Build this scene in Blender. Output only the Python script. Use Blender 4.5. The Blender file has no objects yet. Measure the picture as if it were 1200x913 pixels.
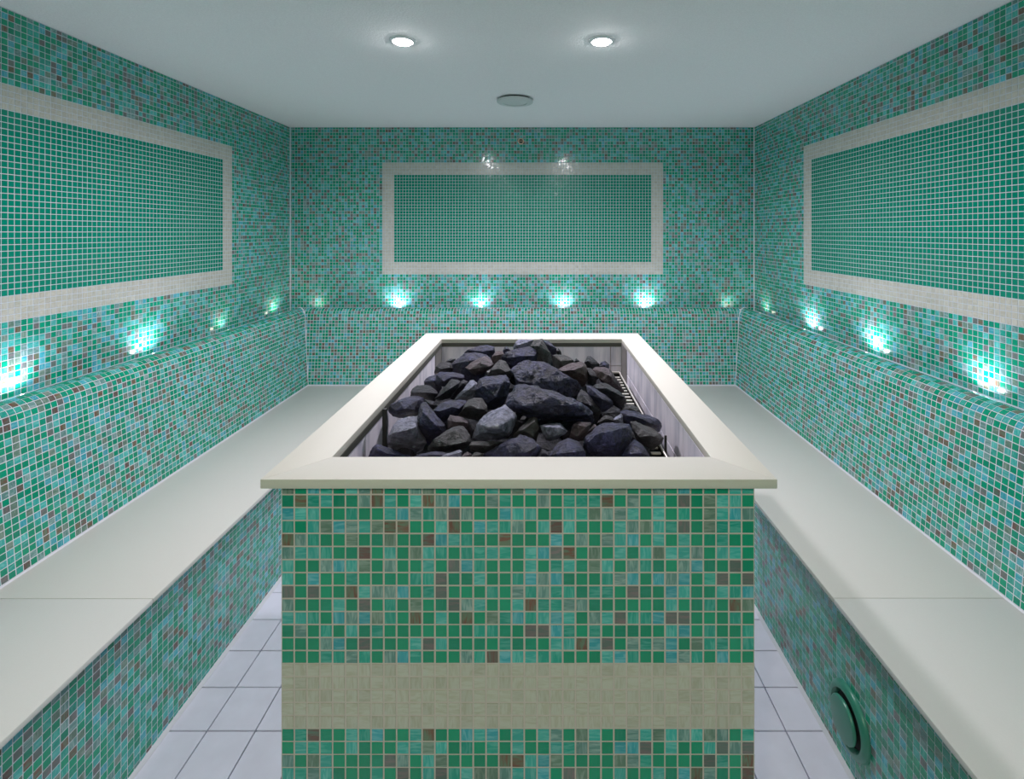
import bpy, bmesh, math, random
import numpy as np
from mathutils import Vector, Matrix

random.seed(7)
RNG = np.random.default_rng(11)
SC = bpy.context.scene
COL = SC.collection

# ------------------------------------------------------------------ camera, world, exposure, lamps
F = 582.0                 # focal length in pixels of the 1200 wide frame
VX, VY = 634.0, 272.0     # where the camera axis meets the picture
EYE = 1.53                # eye height above the floor
cam = bpy.data.cameras.new('camera')
cam.sensor_width = 36.0
cam.sensor_fit = 'HORIZONTAL'
cam.lens = 36.0 * F / 1200.0
cam.shift_x = (600.0 - VX) / 1200.0
cam.shift_y = -(456.5 - VY) / 1200.0
cam.clip_start = 0.02
camo = bpy.data.objects.new('camera', cam)
COL.objects.link(camo)
camo.location = (0, 0, EYE)
camo.rotation_euler = (math.pi / 2, 0, 0)
SC.camera = camo

world = bpy.data.worlds.new('world')
SC.world = world
world.use_nodes = True
world.node_tree.nodes['Background'].inputs[0].default_value = (0.5, 0.55, 0.6, 1)
world.node_tree.nodes['Background'].inputs[1].default_value = 0.05

SC.view_settings.view_transform = 'Standard'
SC.view_settings.look = 'None'
SC.view_settings.gamma = 1.0
SC.view_settings.use_curve_mapping = False
SC.view_settings.exposure = 0.5
SC.cycles.diffuse_bounces = 6
SC.cycles.max_bounces = 10

CEIL_LAMPS = [  # x, y, watts, colour
    (-0.557, 2.0, 44.0, (0.98, 0.92, 1.0)),
    (0.244, 2.0, 44.0, (0.98, 0.92, 1.0)),
    (-0.557, -1.0, 26.0, (1.0, 0.86, 0.64)),  # added lamp out of view, warm fill for the trough front
    (0.244, -1.0, 26.0, (1.0, 0.86, 0.64)),  # second added fill lamp, also out of view
]
COVE_W = 2.4
COVE_COL = (0.88, 0.88, 1.0)

# ------------------------------------------------------------------ room measures (metres)
XL, XR, YB, YF, ZC = -1.848, 1.571, 3.658, -1.3, 2.303
BL, BR, BB = -1.595, 1.332, 3.40      # foot lines of the three backrests
SEAT = EYE - 1.0515
PX, PZ = 0.02153, 0.02222             # tile pitch on the walls


# ------------------------------------------------------------------ helpers
def s2l(r, g, b):
    out = []
    for c in (r, g, b):
        c = c / 255.0
        out.append(c / 12.92 if c <= 0.04045 else ((c + 0.055) / 1.055) ** 2.4)
    return tuple(out)


def mat_new(name):
    m = bpy.data.materials.new(name)
    m.use_nodes = True
    nt = m.node_tree
    return m, nt, nt.nodes['Principled BSDF']


def mat_plain(name, col, rough=0.5, metal=0.0, noise=0.0, nscale=20.0, bump=0.0, bscale=60.0, spec=0.5):
    m, nt, b = mat_new(name)
    b.inputs['Roughness'].default_value = rough
    b.inputs['Metallic'].default_value = metal
    b.inputs['Specular IOR Level'].default_value = spec
    geo = nt.nodes.new('ShaderNodeNewGeometry')
    if noise > 0:
        n = nt.nodes.new('ShaderNodeTexNoise')
        n.inputs['Scale'].default_value = nscale
        n.inputs['Detail'].default_value = 5
        nt.links.new(geo.outputs['Position'], n.inputs['Vector'])
        r = nt.nodes.new('ShaderNodeMix')
        r.data_type = 'RGBA'
        r.inputs[6].default_value = tuple(c * (1 - noise) for c in col) + (1,)
        r.inputs[7].default_value = tuple(min(1, c * (1 + noise)) for c in col) + (1,)
        nt.links.new(n.outputs['Fac'], r.inputs[0])
        nt.links.new(r.outputs[2], b.inputs['Base Color'])
    else:
        b.inputs['Base Color'].default_value = tuple(col) + (1,)
    if bump > 0:
        n2 = nt.nodes.new('ShaderNodeTexNoise')
        n2.inputs['Scale'].default_value = bscale
        n2.inputs['Detail'].default_value = 4
        nt.links.new(geo.outputs['Position'], n2.inputs['Vector'])
        bp = nt.nodes.new('ShaderNodeBump')
        bp.inputs['Strength'].default_value = bump
        bp.inputs['Distance'].default_value = 0.002
        nt.links.new(n2.outputs['Fac'], bp.inputs['Height'])
        nt.links.new(bp.outputs['Normal'], b.inputs['Normal'])
    return m


def mat_tiles(name, rough=0.16):
    """glass mosaic: colour of each tile from the mesh, swirls inside the glass from noise"""
    m, nt, b = mat_new(name)
    L = nt.links.new
    at = nt.nodes.new('ShaderNodeAttribute'); at.attribute_name = 'Col'
    av = nt.nodes.new('ShaderNodeAttribute'); av.attribute_name = 'var'
    geo = nt.nodes.new('ShaderNodeNewGeometry')
    off = nt.nodes.new('ShaderNodeVectorMath'); off.operation = 'SCALE'
    off.inputs[0].default_value = (37.0, 11.0, 53.0)
    L(av.outputs['Fac'], off.inputs['Scale'])
    add = nt.nodes.new('ShaderNodeVectorMath'); add.operation = 'ADD'
    L(geo.outputs['Position'], add.inputs[0]); L(off.outputs[0], add.inputs[1])
    gt = nt.nodes.new('ShaderNodeMath'); gt.operation = 'FRACT'
    ml = nt.nodes.new('ShaderNodeMath'); ml.operation = 'MULTIPLY'; ml.inputs[1].default_value = 7.3
    L(av.outputs['Fac'], ml.inputs[0]); L(ml.outputs[0], gt.inputs[0])
    st = nt.nodes.new('ShaderNodeMath'); st.operation = 'GREATER_THAN'; st.inputs[1].default_value = 0.5
    L(gt.outputs[0], st.inputs[0])
    sc = nt.nodes.new('ShaderNodeMix'); sc.data_type = 'VECTOR'
    sc.inputs[4].default_value = (34, 34, 170)
    sc.inputs[5].default_value = (170, 170, 32)
    L(st.outputs[0], sc.inputs[0])
    mul = nt.nodes.new('ShaderNodeVectorMath'); mul.operation = 'MULTIPLY'
    L(add.outputs[0], mul.inputs[0]); L(sc.outputs[1], mul.inputs[1])
    n = nt.nodes.new('ShaderNodeTexNoise')
    n.inputs['Scale'].default_value = 1.0
    n.inputs['Detail'].default_value = 2
    n.inputs['Distortion'].default_value = 1.0
    L(mul.outputs[0], n.inputs['Vector'])
    a2 = nt.nodes.new('ShaderNodeAttribute'); a2.attribute_name = 'Col2'
    cr = nt.nodes.new('ShaderNodeValToRGB')
    cr.color_ramp.elements[0].position = 0.42; cr.color_ramp.elements[0].color = (0, 0, 0, 1)
    cr.color_ramp.elements[1].position = 0.66; cr.color_ramp.elements[1].color = (1, 1, 1, 1)
    L(n.outputs['Fac'], cr.inputs[0])
    mu = nt.nodes.new('ShaderNodeMath'); mu.operation = 'MULTIPLY'
    L(cr.outputs[0], mu.inputs[0]); L(at.outputs['Alpha'], mu.inputs[1])
    mm = nt.nodes.new('ShaderNodeMix'); mm.data_type = 'RGBA'
    L(mu.outputs[0], mm.inputs[0]); L(at.outputs['Color'], mm.inputs[6]); L(a2.outputs['Color'], mm.inputs[7])
    L(mm.outputs[2], b.inputs['Base Color'])
    b.inputs['Roughness'].default_value = rough
    b.inputs['Coat Weight'].default_value = 0.22
    b.inputs['Specular IOR Level'].default_value = 0.36
    b.inputs['Coat Roughness'].default_value = 0.06
    return m


def mat_streak(name, pale, dark):
    m, nt, b = mat_new(name)
    geo = nt.nodes.new('ShaderNodeNewGeometry')
    mu = nt.nodes.new('ShaderNodeVectorMath'); mu.operation = 'MULTIPLY'
    mu.inputs[1].default_value = (34, 34, 6)
    nt.links.new(geo.outputs['Position'], mu.inputs[0])
    n = nt.nodes.new('ShaderNodeTexNoise'); n.inputs['Scale'].default_value = 1.0; n.inputs['Detail'].default_value = 5
    nt.links.new(mu.outputs[0], n.inputs['Vector'])
    cr = nt.nodes.new('ShaderNodeValToRGB')
    cr.color_ramp.elements[0].position = 0.34; cr.color_ramp.elements[0].color = dark + (1,)
    cr.color_ramp.elements[1].position = 0.58; cr.color_ramp.elements[1].color = pale + (1,)
    nt.links.new(n.outputs['Fac'], cr.inputs[0])
    nt.links.new(cr.outputs[0], b.inputs['Base Color'])
    b.inputs['Roughness'].default_value = 0.42
    return m


def mat_rock(name, dark, light, warm):
    m, nt, b = mat_new(name)
    L = nt.links.new
    tc = nt.nodes.new('ShaderNodeNewGeometry')
    n1 = nt.nodes.new('ShaderNodeTexNoise'); n1.inputs['Scale'].default_value = 62; n1.inputs['Detail'].default_value = 8
    n1.inputs['Roughness'].default_value = 0.7
    n2 = nt.nodes.new('ShaderNodeTexNoise'); n2.inputs['Scale'].default_value = 300; n2.inputs['Detail'].default_value = 3
    n3 = nt.nodes.new('ShaderNodeTexNoise'); n3.inputs['Scale'].default_value = 9; n3.inputs['Detail'].default_value = 2
    for n in (n1, n2, n3):
        L(tc.outputs['Position'], n.inputs['Vector'])
    cr = nt.nodes.new('ShaderNodeValToRGB')
    cr.color_ramp.elements[0].position = 0.40; cr.color_ramp.elements[0].color = dark + (1,)
    cr.color_ramp.elements[1].position = 0.62; cr.color_ramp.elements[1].color = light + (1,)
    L(n1.outputs['Fac'], cr.inputs[0])
    wr = nt.nodes.new('ShaderNodeValToRGB')
    wr.color_ramp.elements[0].position = 0.5; wr.color_ramp.elements[0].color = (0, 0, 0, 1)
    wr.color_ramp.elements[1].position = 0.68; wr.color_ramp.elements[1].color = (0.6, 0.6, 0.6, 1)
    L(n3.outputs['Fac'], wr.inputs[0])
    mw = nt.nodes.new('ShaderNodeMix'); mw.data_type = 'RGBA'
    L(wr.outputs[0], mw.inputs[0]); L(cr.outputs[0], mw.inputs[6]); mw.inputs[7].default_value = warm + (1,)
    sp = nt.nodes.new('ShaderNodeValToRGB')
    sp.color_ramp.elements[0].position = 0.66; sp.color_ramp.elements[0].color = (0, 0, 0, 1)
    sp.color_ramp.elements[1].position = 0.76; sp.color_ramp.elements[1].color = (0.6, 0.6, 0.6, 1)
    L(n2.outputs['Fac'], sp.inputs[0])
    m2 = nt.nodes.new('ShaderNodeMix'); m2.data_type = 'RGBA'
    L(sp.outputs[0], m2.inputs[0]); L(mw.outputs[2], m2.inputs[6]); m2.inputs[7].default_value = (0.42, 0.42, 0.5, 1)
    pr = nt.nodes.new('ShaderNodeValToRGB')          # chipped edges are paler
    pr.color_ramp.elements[0].position = 0.515; pr.color_ramp.elements[0].color = (0, 0, 0, 1)
    pr.color_ramp.elements[1].position = 0.60; pr.color_ramp.elements[1].color = (0.55, 0.55, 0.55, 1)
    L(tc.outputs['Pointiness'], pr.inputs[0])
    m3 = nt.nodes.new('ShaderNodeMix'); m3.data_type = 'RGBA'
    L(pr.outputs[0], m3.inputs[0]); L(m2.outputs[2], m3.inputs[6])
    m3.inputs[7].default_value = tuple(min(0.5, c * 2.6 + 0.04) for c in light) + (1,)
    L(m3.outputs[2], b.inputs['Base Color'])
    b.inputs['Roughness'].default_value = 0.45
    b.inputs['Specular IOR Level'].default_value = 0.5
    b1 = nt.nodes.new('ShaderNodeBump'); b1.inputs['Strength'].default_value = 1.0; b1.inputs['Distance'].default_value = 0.012
    L(n1.outputs['Fac'], b1.inputs['Height'])
    b2 = nt.nodes.new('ShaderNodeBump'); b2.inputs['Strength'].default_value = 0.5; b2.inputs['Distance'].default_value = 0.0015
    L(n2.outputs['Fac'], b2.inputs['Height']); L(b1.outputs[0], b2.inputs['Normal'])
    L(b2.outputs[0], b.inputs['Normal'])
    return m


def mat_emit(name, col, strength):
    m = bpy.data.materials.new(name)
    m.use_nodes = True
    nt = m.node_tree
    nt.nodes.remove(nt.nodes['Principled BSDF'])
    e = nt.nodes.new('ShaderNodeEmission')
    e.inputs[0].default_value = tuple(col) + (1,)
    e.inputs[1].default_value = strength
    nt.links.new(e.outputs[0], nt.nodes['Material Output'].inputs[0])
    return m


WOFF = {}     # world offset of every object made here


def link(name, data, parent=None, at=(0, 0, 0)):
    """link an object whose mesh is written relative to the world point `at`"""
    o = bpy.data.objects.new(name, data)
    COL.objects.link(o)
    at = Vector(at)
    if parent is not None:
        o.parent = parent
        o.location = at - WOFF[parent.name]
    else:
        o.location = at
    WOFF[o.name] = at
    return o


def from_data(name, verts, faces, mat, parent=None, at=None, smooth=False):
    at = Vector(at) if at is not None else (WOFF[parent.name].copy() if parent is not None else Vector((0, 0, 0)))
    me = bpy.data.meshes.new(name)
    me.from_pydata([tuple(Vector(v) - at) for v in verts], [], faces)
    me.materials.append(mat)
    if smooth:
        me.polygons.foreach_set('use_smooth', [True] * len(me.polygons))
    me.update()
    return link(name, me, parent, at)


def from_bm(name, bm, mat, parent=None, at=None, smooth_angle=None):
    at = Vector(at) if at is not None else (WOFF[parent.name].copy() if parent is not None else Vector((0, 0, 0)))
    bmesh.ops.translate(bm, verts=bm.verts, vec=-at)
    bmesh.ops.recalc_face_normals(bm, faces=bm.faces)
    me = bpy.data.meshes.new(name)
    bm.to_mesh(me)
    bm.free()
    me.materials.append(mat)
    if smooth_angle is not None:
        me.polygons.foreach_set('use_smooth', [True] * len(me.polygons))
        me.set_sharp_from_angle(angle=math.radians(smooth_angle))
    me.update()
    return link(name, me, parent, at)


def box_bm(x0, x1, y0, y1, z0, z1, bevel=0.0, seg=2, bm=None):
    own = bmesh.new()
    vs = [own.verts.new(p) for p in ((x0, y0, z0), (x1, y0, z0), (x1, y1, z0), (x0, y1, z0),
                                     (x0, y0, z1), (x1, y0, z1), (x1, y1, z1), (x0, y1, z1))]
    for f in ((0, 3, 2, 1), (4, 5, 6, 7), (0, 1, 5, 4), (1, 2, 6, 5), (2, 3, 7, 6), (3, 0, 4, 7)):
        own.faces.new([vs[i] for i in f])
    if bevel > 0:
        bmesh.ops.bevel(own, geom=list(own.edges), offset=bevel, segments=seg, affect='EDGES', profile=0.5)
    return own


def box(name, x0, x1, y0, y1, z0, z1, mat, parent=None, bevel=0.0, at=None, seg=2):
    bm = box_bm(x0, x1, y0, y1, z0, z1, bevel, seg)
    return from_bm(name, bm, mat, parent, at, 35 if bevel > 0 else None)


def prism_bm(poly, z0, z1, bevel=0.0):
    """polygon in plan raised from z0 to z1"""
    bm = bmesh.new()
    lo = [bm.verts.new((x, y, z0)) for x, y in poly]
    hi = [bm.verts.new((x, y, z1)) for x, y in poly]
    n = len(poly)
    bm.faces.new(lo[::-1]); bm.faces.new(hi)
    for i in range(n):
        bm.faces.new((lo[i], lo[(i + 1) % n], hi[(i + 1) % n], hi[i]))
    if bevel > 0:
        bmesh.ops.bevel(bm, geom=list(bm.edges), offset=bevel, segments=2, affect='EDGES', profile=0.5)
    return bm


def lathe_bm(profile, center, axis, seg=48):
    """profile of (radius, height) turned about axis through center"""
    ax = Vector(axis).normalized()
    up = Vector((0, 0, 1)) if abs(ax.z) < 0.9 else Vector((1, 0, 0))
    e1 = ax.cross(up).normalized(); e2 = ax.cross(e1).normalized()
    c = Vector(center)
    bm = bmesh.new()
    rings = []
    for r, h in profile:
        if r < 1e-6:
            rings.append([bm.verts.new(c + ax * h)])
        else:
            rings.append([bm.verts.new(c + ax * h + e1 * (r * math.cos(2 * math.pi * k / seg)) + e2 * (r * math.sin(2 * math.pi * k / seg))) for k in range(seg)])
    for a, b in zip(rings, rings[1:]):
        for k in range(seg):
            k2 = (k + 1) % seg
            if len(a) == 1 and len(b) == 1:
                continue
            if len(a) == 1:
                bm.faces.new((a[0], b[k], b[k2]))
            elif len(b) == 1:
                bm.faces.new((a[k], a[k2], b[0]))
            else:
                bm.faces.new((a[k], a[k2], b[k2], b[k]))
    return bm


def thing(name, label, cat, at, group=None):
    o = bpy.data.objects.new(name, None)
    COL.objects.link(o)
    o.empty_display_size = 0.1
    o.location = at
    WOFF[o.name] = Vector(at)
    tag(o, label, cat, group)
    return o


def tag(o, label, cat, group=None):
    o['label'] = label
    o['category'] = cat
    if group:
        o['group'] = group
    return o


def struct(o):
    o['kind'] = 'structure'
    return o


# ------------------------------------------------------------------ materials
M_GROUT = mat_plain('wall grout', s2l(220, 220, 230), 0.8, noise=0.06, nscale=40)
M_GROUT_W = mat_plain('upper wall grout', s2l(198, 204, 214), 0.8, noise=0.06, nscale=40)
M_GROUT_P = mat_plain('planter grout', s2l(204, 192, 188), 0.85, noise=0.06, nscale=40)
M_TILE = mat_tiles('glass mosaic')
M_CREAM = mat_tiles('cream mosaic', 0.2)
M_SILI = mat_plain('white silicone', s2l(214, 214, 222), 0.45)
M_STONE = mat_plain('pale quartz seat', s2l(210, 208, 203), 0.36, noise=0.035, nscale=350)
M_COPING = mat_plain('cream quartz coping', s2l(207, 203, 194), 0.6, noise=0.03, nscale=350)
M_CEIL = mat_plain('ceiling plaster', s2l(234, 232, 234), 0.9, noise=0.13, nscale=230, bump=1.0, bscale=150)
M_FLOOR = mat_plain('floor tile', s2l(224, 222, 238), 0.42, noise=0.10, nscale=14, bump=0.08, bscale=60)
M_FJOINT = mat_plain('floor joint', s2l(84, 96, 122), 0.9, noise=0.1)
M_PLASTER = mat_plain('plain plaster', s2l(70, 140, 122), 0.8, noise=0.05)
M_LINING = mat_streak('lining tile', s2l(242, 236, 247), s2l(204, 202, 218))
M_LJOINT = mat_plain('lining joint', s2l(120, 116, 122), 0.9)
M_STEEL = mat_plain('dark steel frame', s2l(92, 92, 86), 0.45, metal=0.4, noise=0.08)
M_END_STRIP = mat_plain('grey end strip', s2l(128, 124, 122), 0.5, metal=0.2, noise=0.1)
M_CHROME = mat_plain('bright steel', s2l(222, 218, 212), 0.36, metal=0.55)
M_BLACK = mat_plain('black steel', s2l(26, 26, 28), 0.6, metal=0.3)
M_VALVE = mat_plain('green enamel', s2l(60, 136, 116), 0.3, noise=0.03)
M_VALVE_IN = mat_plain('dark duct', s2l(10, 22, 18), 0.7)
M_PLATE = mat_plain('grey ceiling plate', s2l(196, 200, 200), 0.45)
M_GAP = mat_plain('dark gap', s2l(40, 46, 46), 0.8)
M_NOZZLE = mat_plain('worn brass', s2l(226, 188, 160), 0.4, metal=0.0)
M_WHITE = mat_plain('white enamel ring', s2l(225, 226, 228), 0.35)
M_LED = mat_emit('led lens', (0.85, 0.95, 1.0), 14.0)
M_LAMP = mat_emit('lamp lens', (1.0, 1.0, 1.0), 110.0)
ROCKS_M = [
    mat_rock('slate rock', (0.004, 0.005, 0.014), (0.048, 0.050, 0.128), (0.036, 0.031, 0.058)),
    mat_rock('charcoal rock', (0.004, 0.0045, 0.008), (0.018, 0.019, 0.035), (0.022, 0.018, 0.022)),
    mat_rock('light grey rock', (0.055, 0.058, 0.095), (0.330, 0.340, 0.480), (0.19, 0.19, 0.24)),
    mat_rock('purple brown rock', (0.030, 0.021, 0.027), (0.125, 0.094, 0.118), (0.12, 0.080, 0.080)),
    mat_rock('grey brown rock', (0.012, 0.012, 0.014), (0.070, 0.068, 0.078), (0.060, 0.052, 0.046)),
]

# ------------------------------------------------------------------ mosaic colours: glass, swirl colour, swirl amount, weight
PALETTE = [
    ((10, 150, 116), (26, 160, 130), 0.15, 29),
    ((14, 142, 114), (46, 160, 140), 0.30, 9),
    ((34, 158, 142), (106, 190, 182), 0.60, 14),
    ((60, 172, 166), (126, 202, 200), 0.70, 14),
    ((58, 162, 178), (128, 196, 208), 0.70, 7),
    ((98, 142, 138), (156, 182, 182), 0.85, 9),
    ((100, 130, 116), (140, 160, 150), 0.90, 8),
    ((100, 116, 112), (132, 118, 122), 0.95, 5),
    ((104, 124, 104), (126, 72, 60), 0.85, 4),
    ((110, 84, 80), (94, 120, 108), 0.95, 1.6),
]
PW = np.array([p[3] for p in PALETTE], float); PW /= PW.sum()
PC = np.array([s2l(*p[0]) + (p[2],) + s2l(*p[1]) for p in PALETTE])


def mosaic_colours(n, kind):
    if kind == 'mosaic':
        c = PC[RNG.choice(len(PALETTE), n, p=PW)].copy()
        c[:, [0, 1, 2, 4, 5, 6]] *= RNG.uniform(0.86, 1.12, (n, 1))
    elif kind == 'panel':
        c = np.tile(np.array(s2l(0, 132, 108) + (0.2,) + s2l(16, 144, 120)), (n, 1))
        c[:, [0, 1, 2, 4, 5, 6]] *= RNG.uniform(0.92, 1.06, (n, 1))
    else:
        c = np.tile(np.array(s2l(198, 195, 186) + (0.6,) + s2l(176, 170, 150)), (n, 1))
        c[:, [0, 1, 2, 4, 5, 6]] *= RNG.uniform(0.92, 1.05, (n, 1))
    return np.clip(c, 0, 1)


TILE_FACES = np.array([[4, 5, 6, 7], [0, 1, 5, 4], [1, 2, 6, 5], [2, 3, 7, 6], [3, 0, 4, 7]])
H_TILE = 0.0008


def tile_verts(corners, normals, tilt=0.00018, deep=0.0003):
    """corners (n,4,3) counter-clockwise seen from outside; normals (n,4,3)"""
    n = len(corners)
    cen = corners.mean(axis=1, keepdims=True)
    top = cen + (corners - cen) * 0.95
    h = H_TILE + RNG.uniform(-tilt, tilt, (n, 4, 1))
    top = top + normals * h
    base = corners - normals * deep
    return np.concatenate([base, top], axis=1)      # n,8,3


def tile_object(name, verts, cols, var, mat, parent, kind='stuff'):
    n = len(verts)
    off = np.array(WOFF[parent.name])
    me = bpy.data.meshes.new(name)
    me.vertices.add(n * 8)
    me.vertices.foreach_set('co', (verts - off).reshape(-1))
    faces = (TILE_FACES[None] + (np.arange(n) * 8)[:, None, None]).reshape(-1)
    me.loops.add(n * 20)
    me.loops.foreach_set('vertex_index', faces.astype(np.int32))
    me.polygons.add(n * 5)
    me.polygons.foreach_set('loop_start', np.arange(0, n * 20, 4, dtype=np.int32))
    me.polygons.foreach_set('loop_total', np.full(n * 5, 4, dtype=np.int32))
    a = me.attributes.new('Col', 'FLOAT_COLOR', 'POINT')
    a.data.foreach_set('color', np.repeat(cols[:, :4], 8, axis=0).astype(np.float32).reshape(-1))
    a2 = me.attributes.new('Col2', 'FLOAT_COLOR', 'POINT')
    c2 = np.concatenate([cols[:, 4:7], np.ones((n, 1))], 1)
    a2.data.foreach_set('color', np.repeat(c2, 8, axis=0).astype(np.float32).reshape(-1))
    v = me.attributes.new('var', 'FLOAT', 'POINT')
    v.data.foreach_set('value', np.repeat(var, 8).astype(np.float32))
    me.polygons.foreach_set('use_smooth', np.zeros(n * 5, bool))
    me.materials.append(mat)
    me.update(calc_edges=True)
    me.validate()
    o = link(name, me, parent, WOFF[parent.name])
    if kind:
        o['kind'] = kind
    return o


def project(pts):
    d = np.maximum(pts[..., 1], 0.05)
    return np.stack([VX + F * pts[..., 0] / d, VY - F * (pts[..., 2] - EYE) / d], axis=-1)


_variants = {}


def single_tiles(name, corners, normals, cols, kind, mat, parent):
    """every tile its own object; meshes shared between tiles of one colour"""
    w = np.linalg.norm(corners[:, 1] - corners[:, 0], axis=1).mean()
    h = np.linalg.norm(corners[:, 3] - corners[:, 0], axis=1).mean()
    key = (kind, round(w, 4), round(h, 4))
    if key not in _variants:
        nv = 64 if kind == 'mosaic' else 12
        lst = []
        cc = mosaic_colours(nv, kind)
        for k in range(nv):
            c = np.array([[[-w / 2, 0, -h / 2], [w / 2, 0, -h / 2], [w / 2, 0, h / 2], [-w / 2, 0, h / 2]]])
            nn = np.tile(np.array([0, -1.0, 0]), (1, 4, 1))
            vv = tile_verts(c, nn, deep=0.0016)[0]
            me = bpy.data.meshes.new(name)
            me.from_pydata([tuple(p) for p in vv], [], [tuple(int(i) for i in f) for f in TILE_FACES])
            a = me.attributes.new('Col', 'FLOAT_COLOR', 'POINT')
            a.data.foreach_set('color', np.tile(cc[k][:4], 8).astype(np.float32))
            a2 = me.attributes.new('Col2', 'FLOAT_COLOR', 'POINT')
            a2.data.foreach_set('color', np.tile(np.append(cc[k][4:7], 1.0), 8).astype(np.float32))
            va = me.attributes.new('var', 'FLOAT', 'POINT')
            va.data.foreach_set('value', np.full(8, RNG.uniform(), np.float32))
            me.materials.append(mat)
            me.update()
            lst.append(me)
        _variants[key] = lst
    lst = _variants[key]
    off = WOFF[parent.name]
    for c, nn in zip(corners, normals):
        ex = Vector(c[1] - c[0]).normalized()
        ey = -Vector(nn.mean(axis=0)).normalized()
        ez = ex.cross(ey).normalized()
        mtx = Matrix((ex, ey, ez)).transposed().to_4x4()
        mtx.translation = Vector(c.mean(axis=0)) - off
        o = bpy.data.objects.new(name, random.choice(lst))
        COL.objects.link(o)
        o.parent = parent
        o.matrix_local = mtx


def split_tiles(sets, limit=300, minpx=8.3):
    """sets: list of dict(corners, normals, ok). Returns boolean masks of the tiles that show largest"""
    areas = []
    for i, s in enumerate(sets):
        p = project(s['corners'])
        lo, hi = p.min(axis=1), p.max(axis=1)
        sides = np.stack([np.linalg.norm(p[:, 1] - p[:, 0], axis=1), np.linalg.norm(p[:, 3] - p[:, 0], axis=1)], 1)
        a = 0.5 * np.abs((p[:, 2, 0] - p[:, 0, 0]) * (p[:, 3, 1] - p[:, 1, 1]) - (p[:, 3, 0] - p[:, 1, 0]) * (p[:, 2, 1] - p[:, 0, 1]))
        inside = (lo[:, 0] > 1) & (hi[:, 0] < 1199) & (lo[:, 1] > 1) & (hi[:, 1] < 912) & (s['corners'][..., 1].min(axis=1) > 0.2)
        a = np.where(inside & s['ok'] & (sides.min(axis=1) > minpx * 0.75), a, 0)
        areas.append(a)
    allv = np.concatenate(areas)
    order = np.sort(allv[allv > minpx ** 2])[::-1]
    thr = order[min(limit, len(order)) - 1] if len(order) else 1e9
    out, left = [], limit
    for a in areas:
        m = a >= thr
        if m.sum() > left:
            idx = np.where(m)[0][left:]
            m[idx] = False
        left -= m.sum()
        out.append(m)
    return out


G = 0.0023      # grout width


def plane_grid(origin, eu, ev, normal, u_edges, v_edges):
    """tile cells on a plane between successive edges; returns corners, normals, u centres, v centres, ok"""
    eu, ev, normal, origin = (np.array(a, float) for a in (eu, ev, normal, origin))
    u0, u1 = u_edges[:-1], u_edges[1:]
    v0, v1 = v_edges[:-1], v_edges[1:]
    fu = np.median(u1 - u0); fv = np.median(v1 - v0)
    U0, V0 = np.meshgrid(u0 + G / 2, v0 + G / 2, indexing='ij')
    U1, V1 = np.meshgrid(u1 - G / 2, v1 - G / 2, indexing='ij')
    good = ((U1 - U0) > 0.003) & ((V1 - V0) > 0.003)
    okk = (np.abs(U1 - U0 + G - fu) < 0.0006) & (np.abs(V1 - V0 + G - fv) < 0.0006)
    U0, V0, U1, V1, okk = (a[good] for a in (U0, V0, U1, V1, okk))
    pts = []
    for uu, vv in ((U0, V0), (U1, V0), (U1, V1), (U0, V1)):
        pts.append(origin + uu[:, None] * eu + vv[:, None] * ev)
    corners = np.stack(pts, axis=1)
    jit = RNG.normal(0, 0.00012, (len(corners), 1, 1)) * eu + RNG.normal(0, 0.00012, (len(corners), 1, 1)) * ev
    corners = corners + jit
    if np.dot(np.cross(eu, ev), normal) < 0:
        corners = corners[:, [1, 0, 3, 2]]
    nrm = np.tile(normal, (len(corners), 4, 1))
    return dict(corners=corners, normals=nrm, u=(U0 + U1) / 2, v=(V0 + V1) / 2, ok=okk)


def edges(anchor, pitch, lo, hi):
    k0 = math.ceil((lo - anchor) / pitch - 1e-6); k1 = math.floor((hi - anchor) / pitch + 1e-6)
    e = [anchor + k * pitch for k in range(k0, k1 + 1)]
    if not e or e[0] - lo > 1e-5:
        e = [lo] + e
    if hi - e[-1] > 1e-5:
        e = e + [hi]
    return np.array(e)


def lay(parent, s, mask, name, kind, mat, deep=0.0003):
    c, n = s['corners'][mask], s['normals'][mask]
    if len(c) == 0:
        return None
    return tile_object(name, tile_verts(c, n, deep=deep), mosaic_colours(len(c), kind), RNG.uniform(0, 1, len(c)), mat, parent)


# ------------------------------------------------------------------ room shell
floor = struct(box('floor', XL - 0.1, XR + 0.1, YF - 0.1, YB + 0.1, -0.10, -0.0105, M_FJOINT))
ceiling = struct(box('ceiling', XL - 0.1, XR + 0.1, YF - 0.1, YB + 0.1, ZC, ZC + 0.1, M_CEIL))
wall_left = struct(box('wall_left', XL - 0.1, XL, YF, YB + 0.1, 0.0, ZC - 0.001, M_GROUT_W))
wall_right = struct(box('wall_right', XR, XR + 0.1, YF, YB + 0.1, 0.0, ZC - 0.001, M_GROUT_W))
wall_back = struct(box('wall_back', XL + 0.001, XR - 0.001, YB, YB + 0.1, 0.0, ZC - 0.001, M_GROUT_W))
wall_front = struct(box('wall_front', XL - 0.1, XR + 0.1, YF - 0.1, YF, 0.0, ZC - 0.001, M_PLASTER))

ZF0, ZF1 = 1.2195, 1.2195 + 37 * PZ            # frame of pale tiles: lower and upper edge
Z_TILE0 = ZF0 - 12 * PZ
zed = edges(ZF0, PZ, Z_TILE0, ZC - 0.002)


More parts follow.
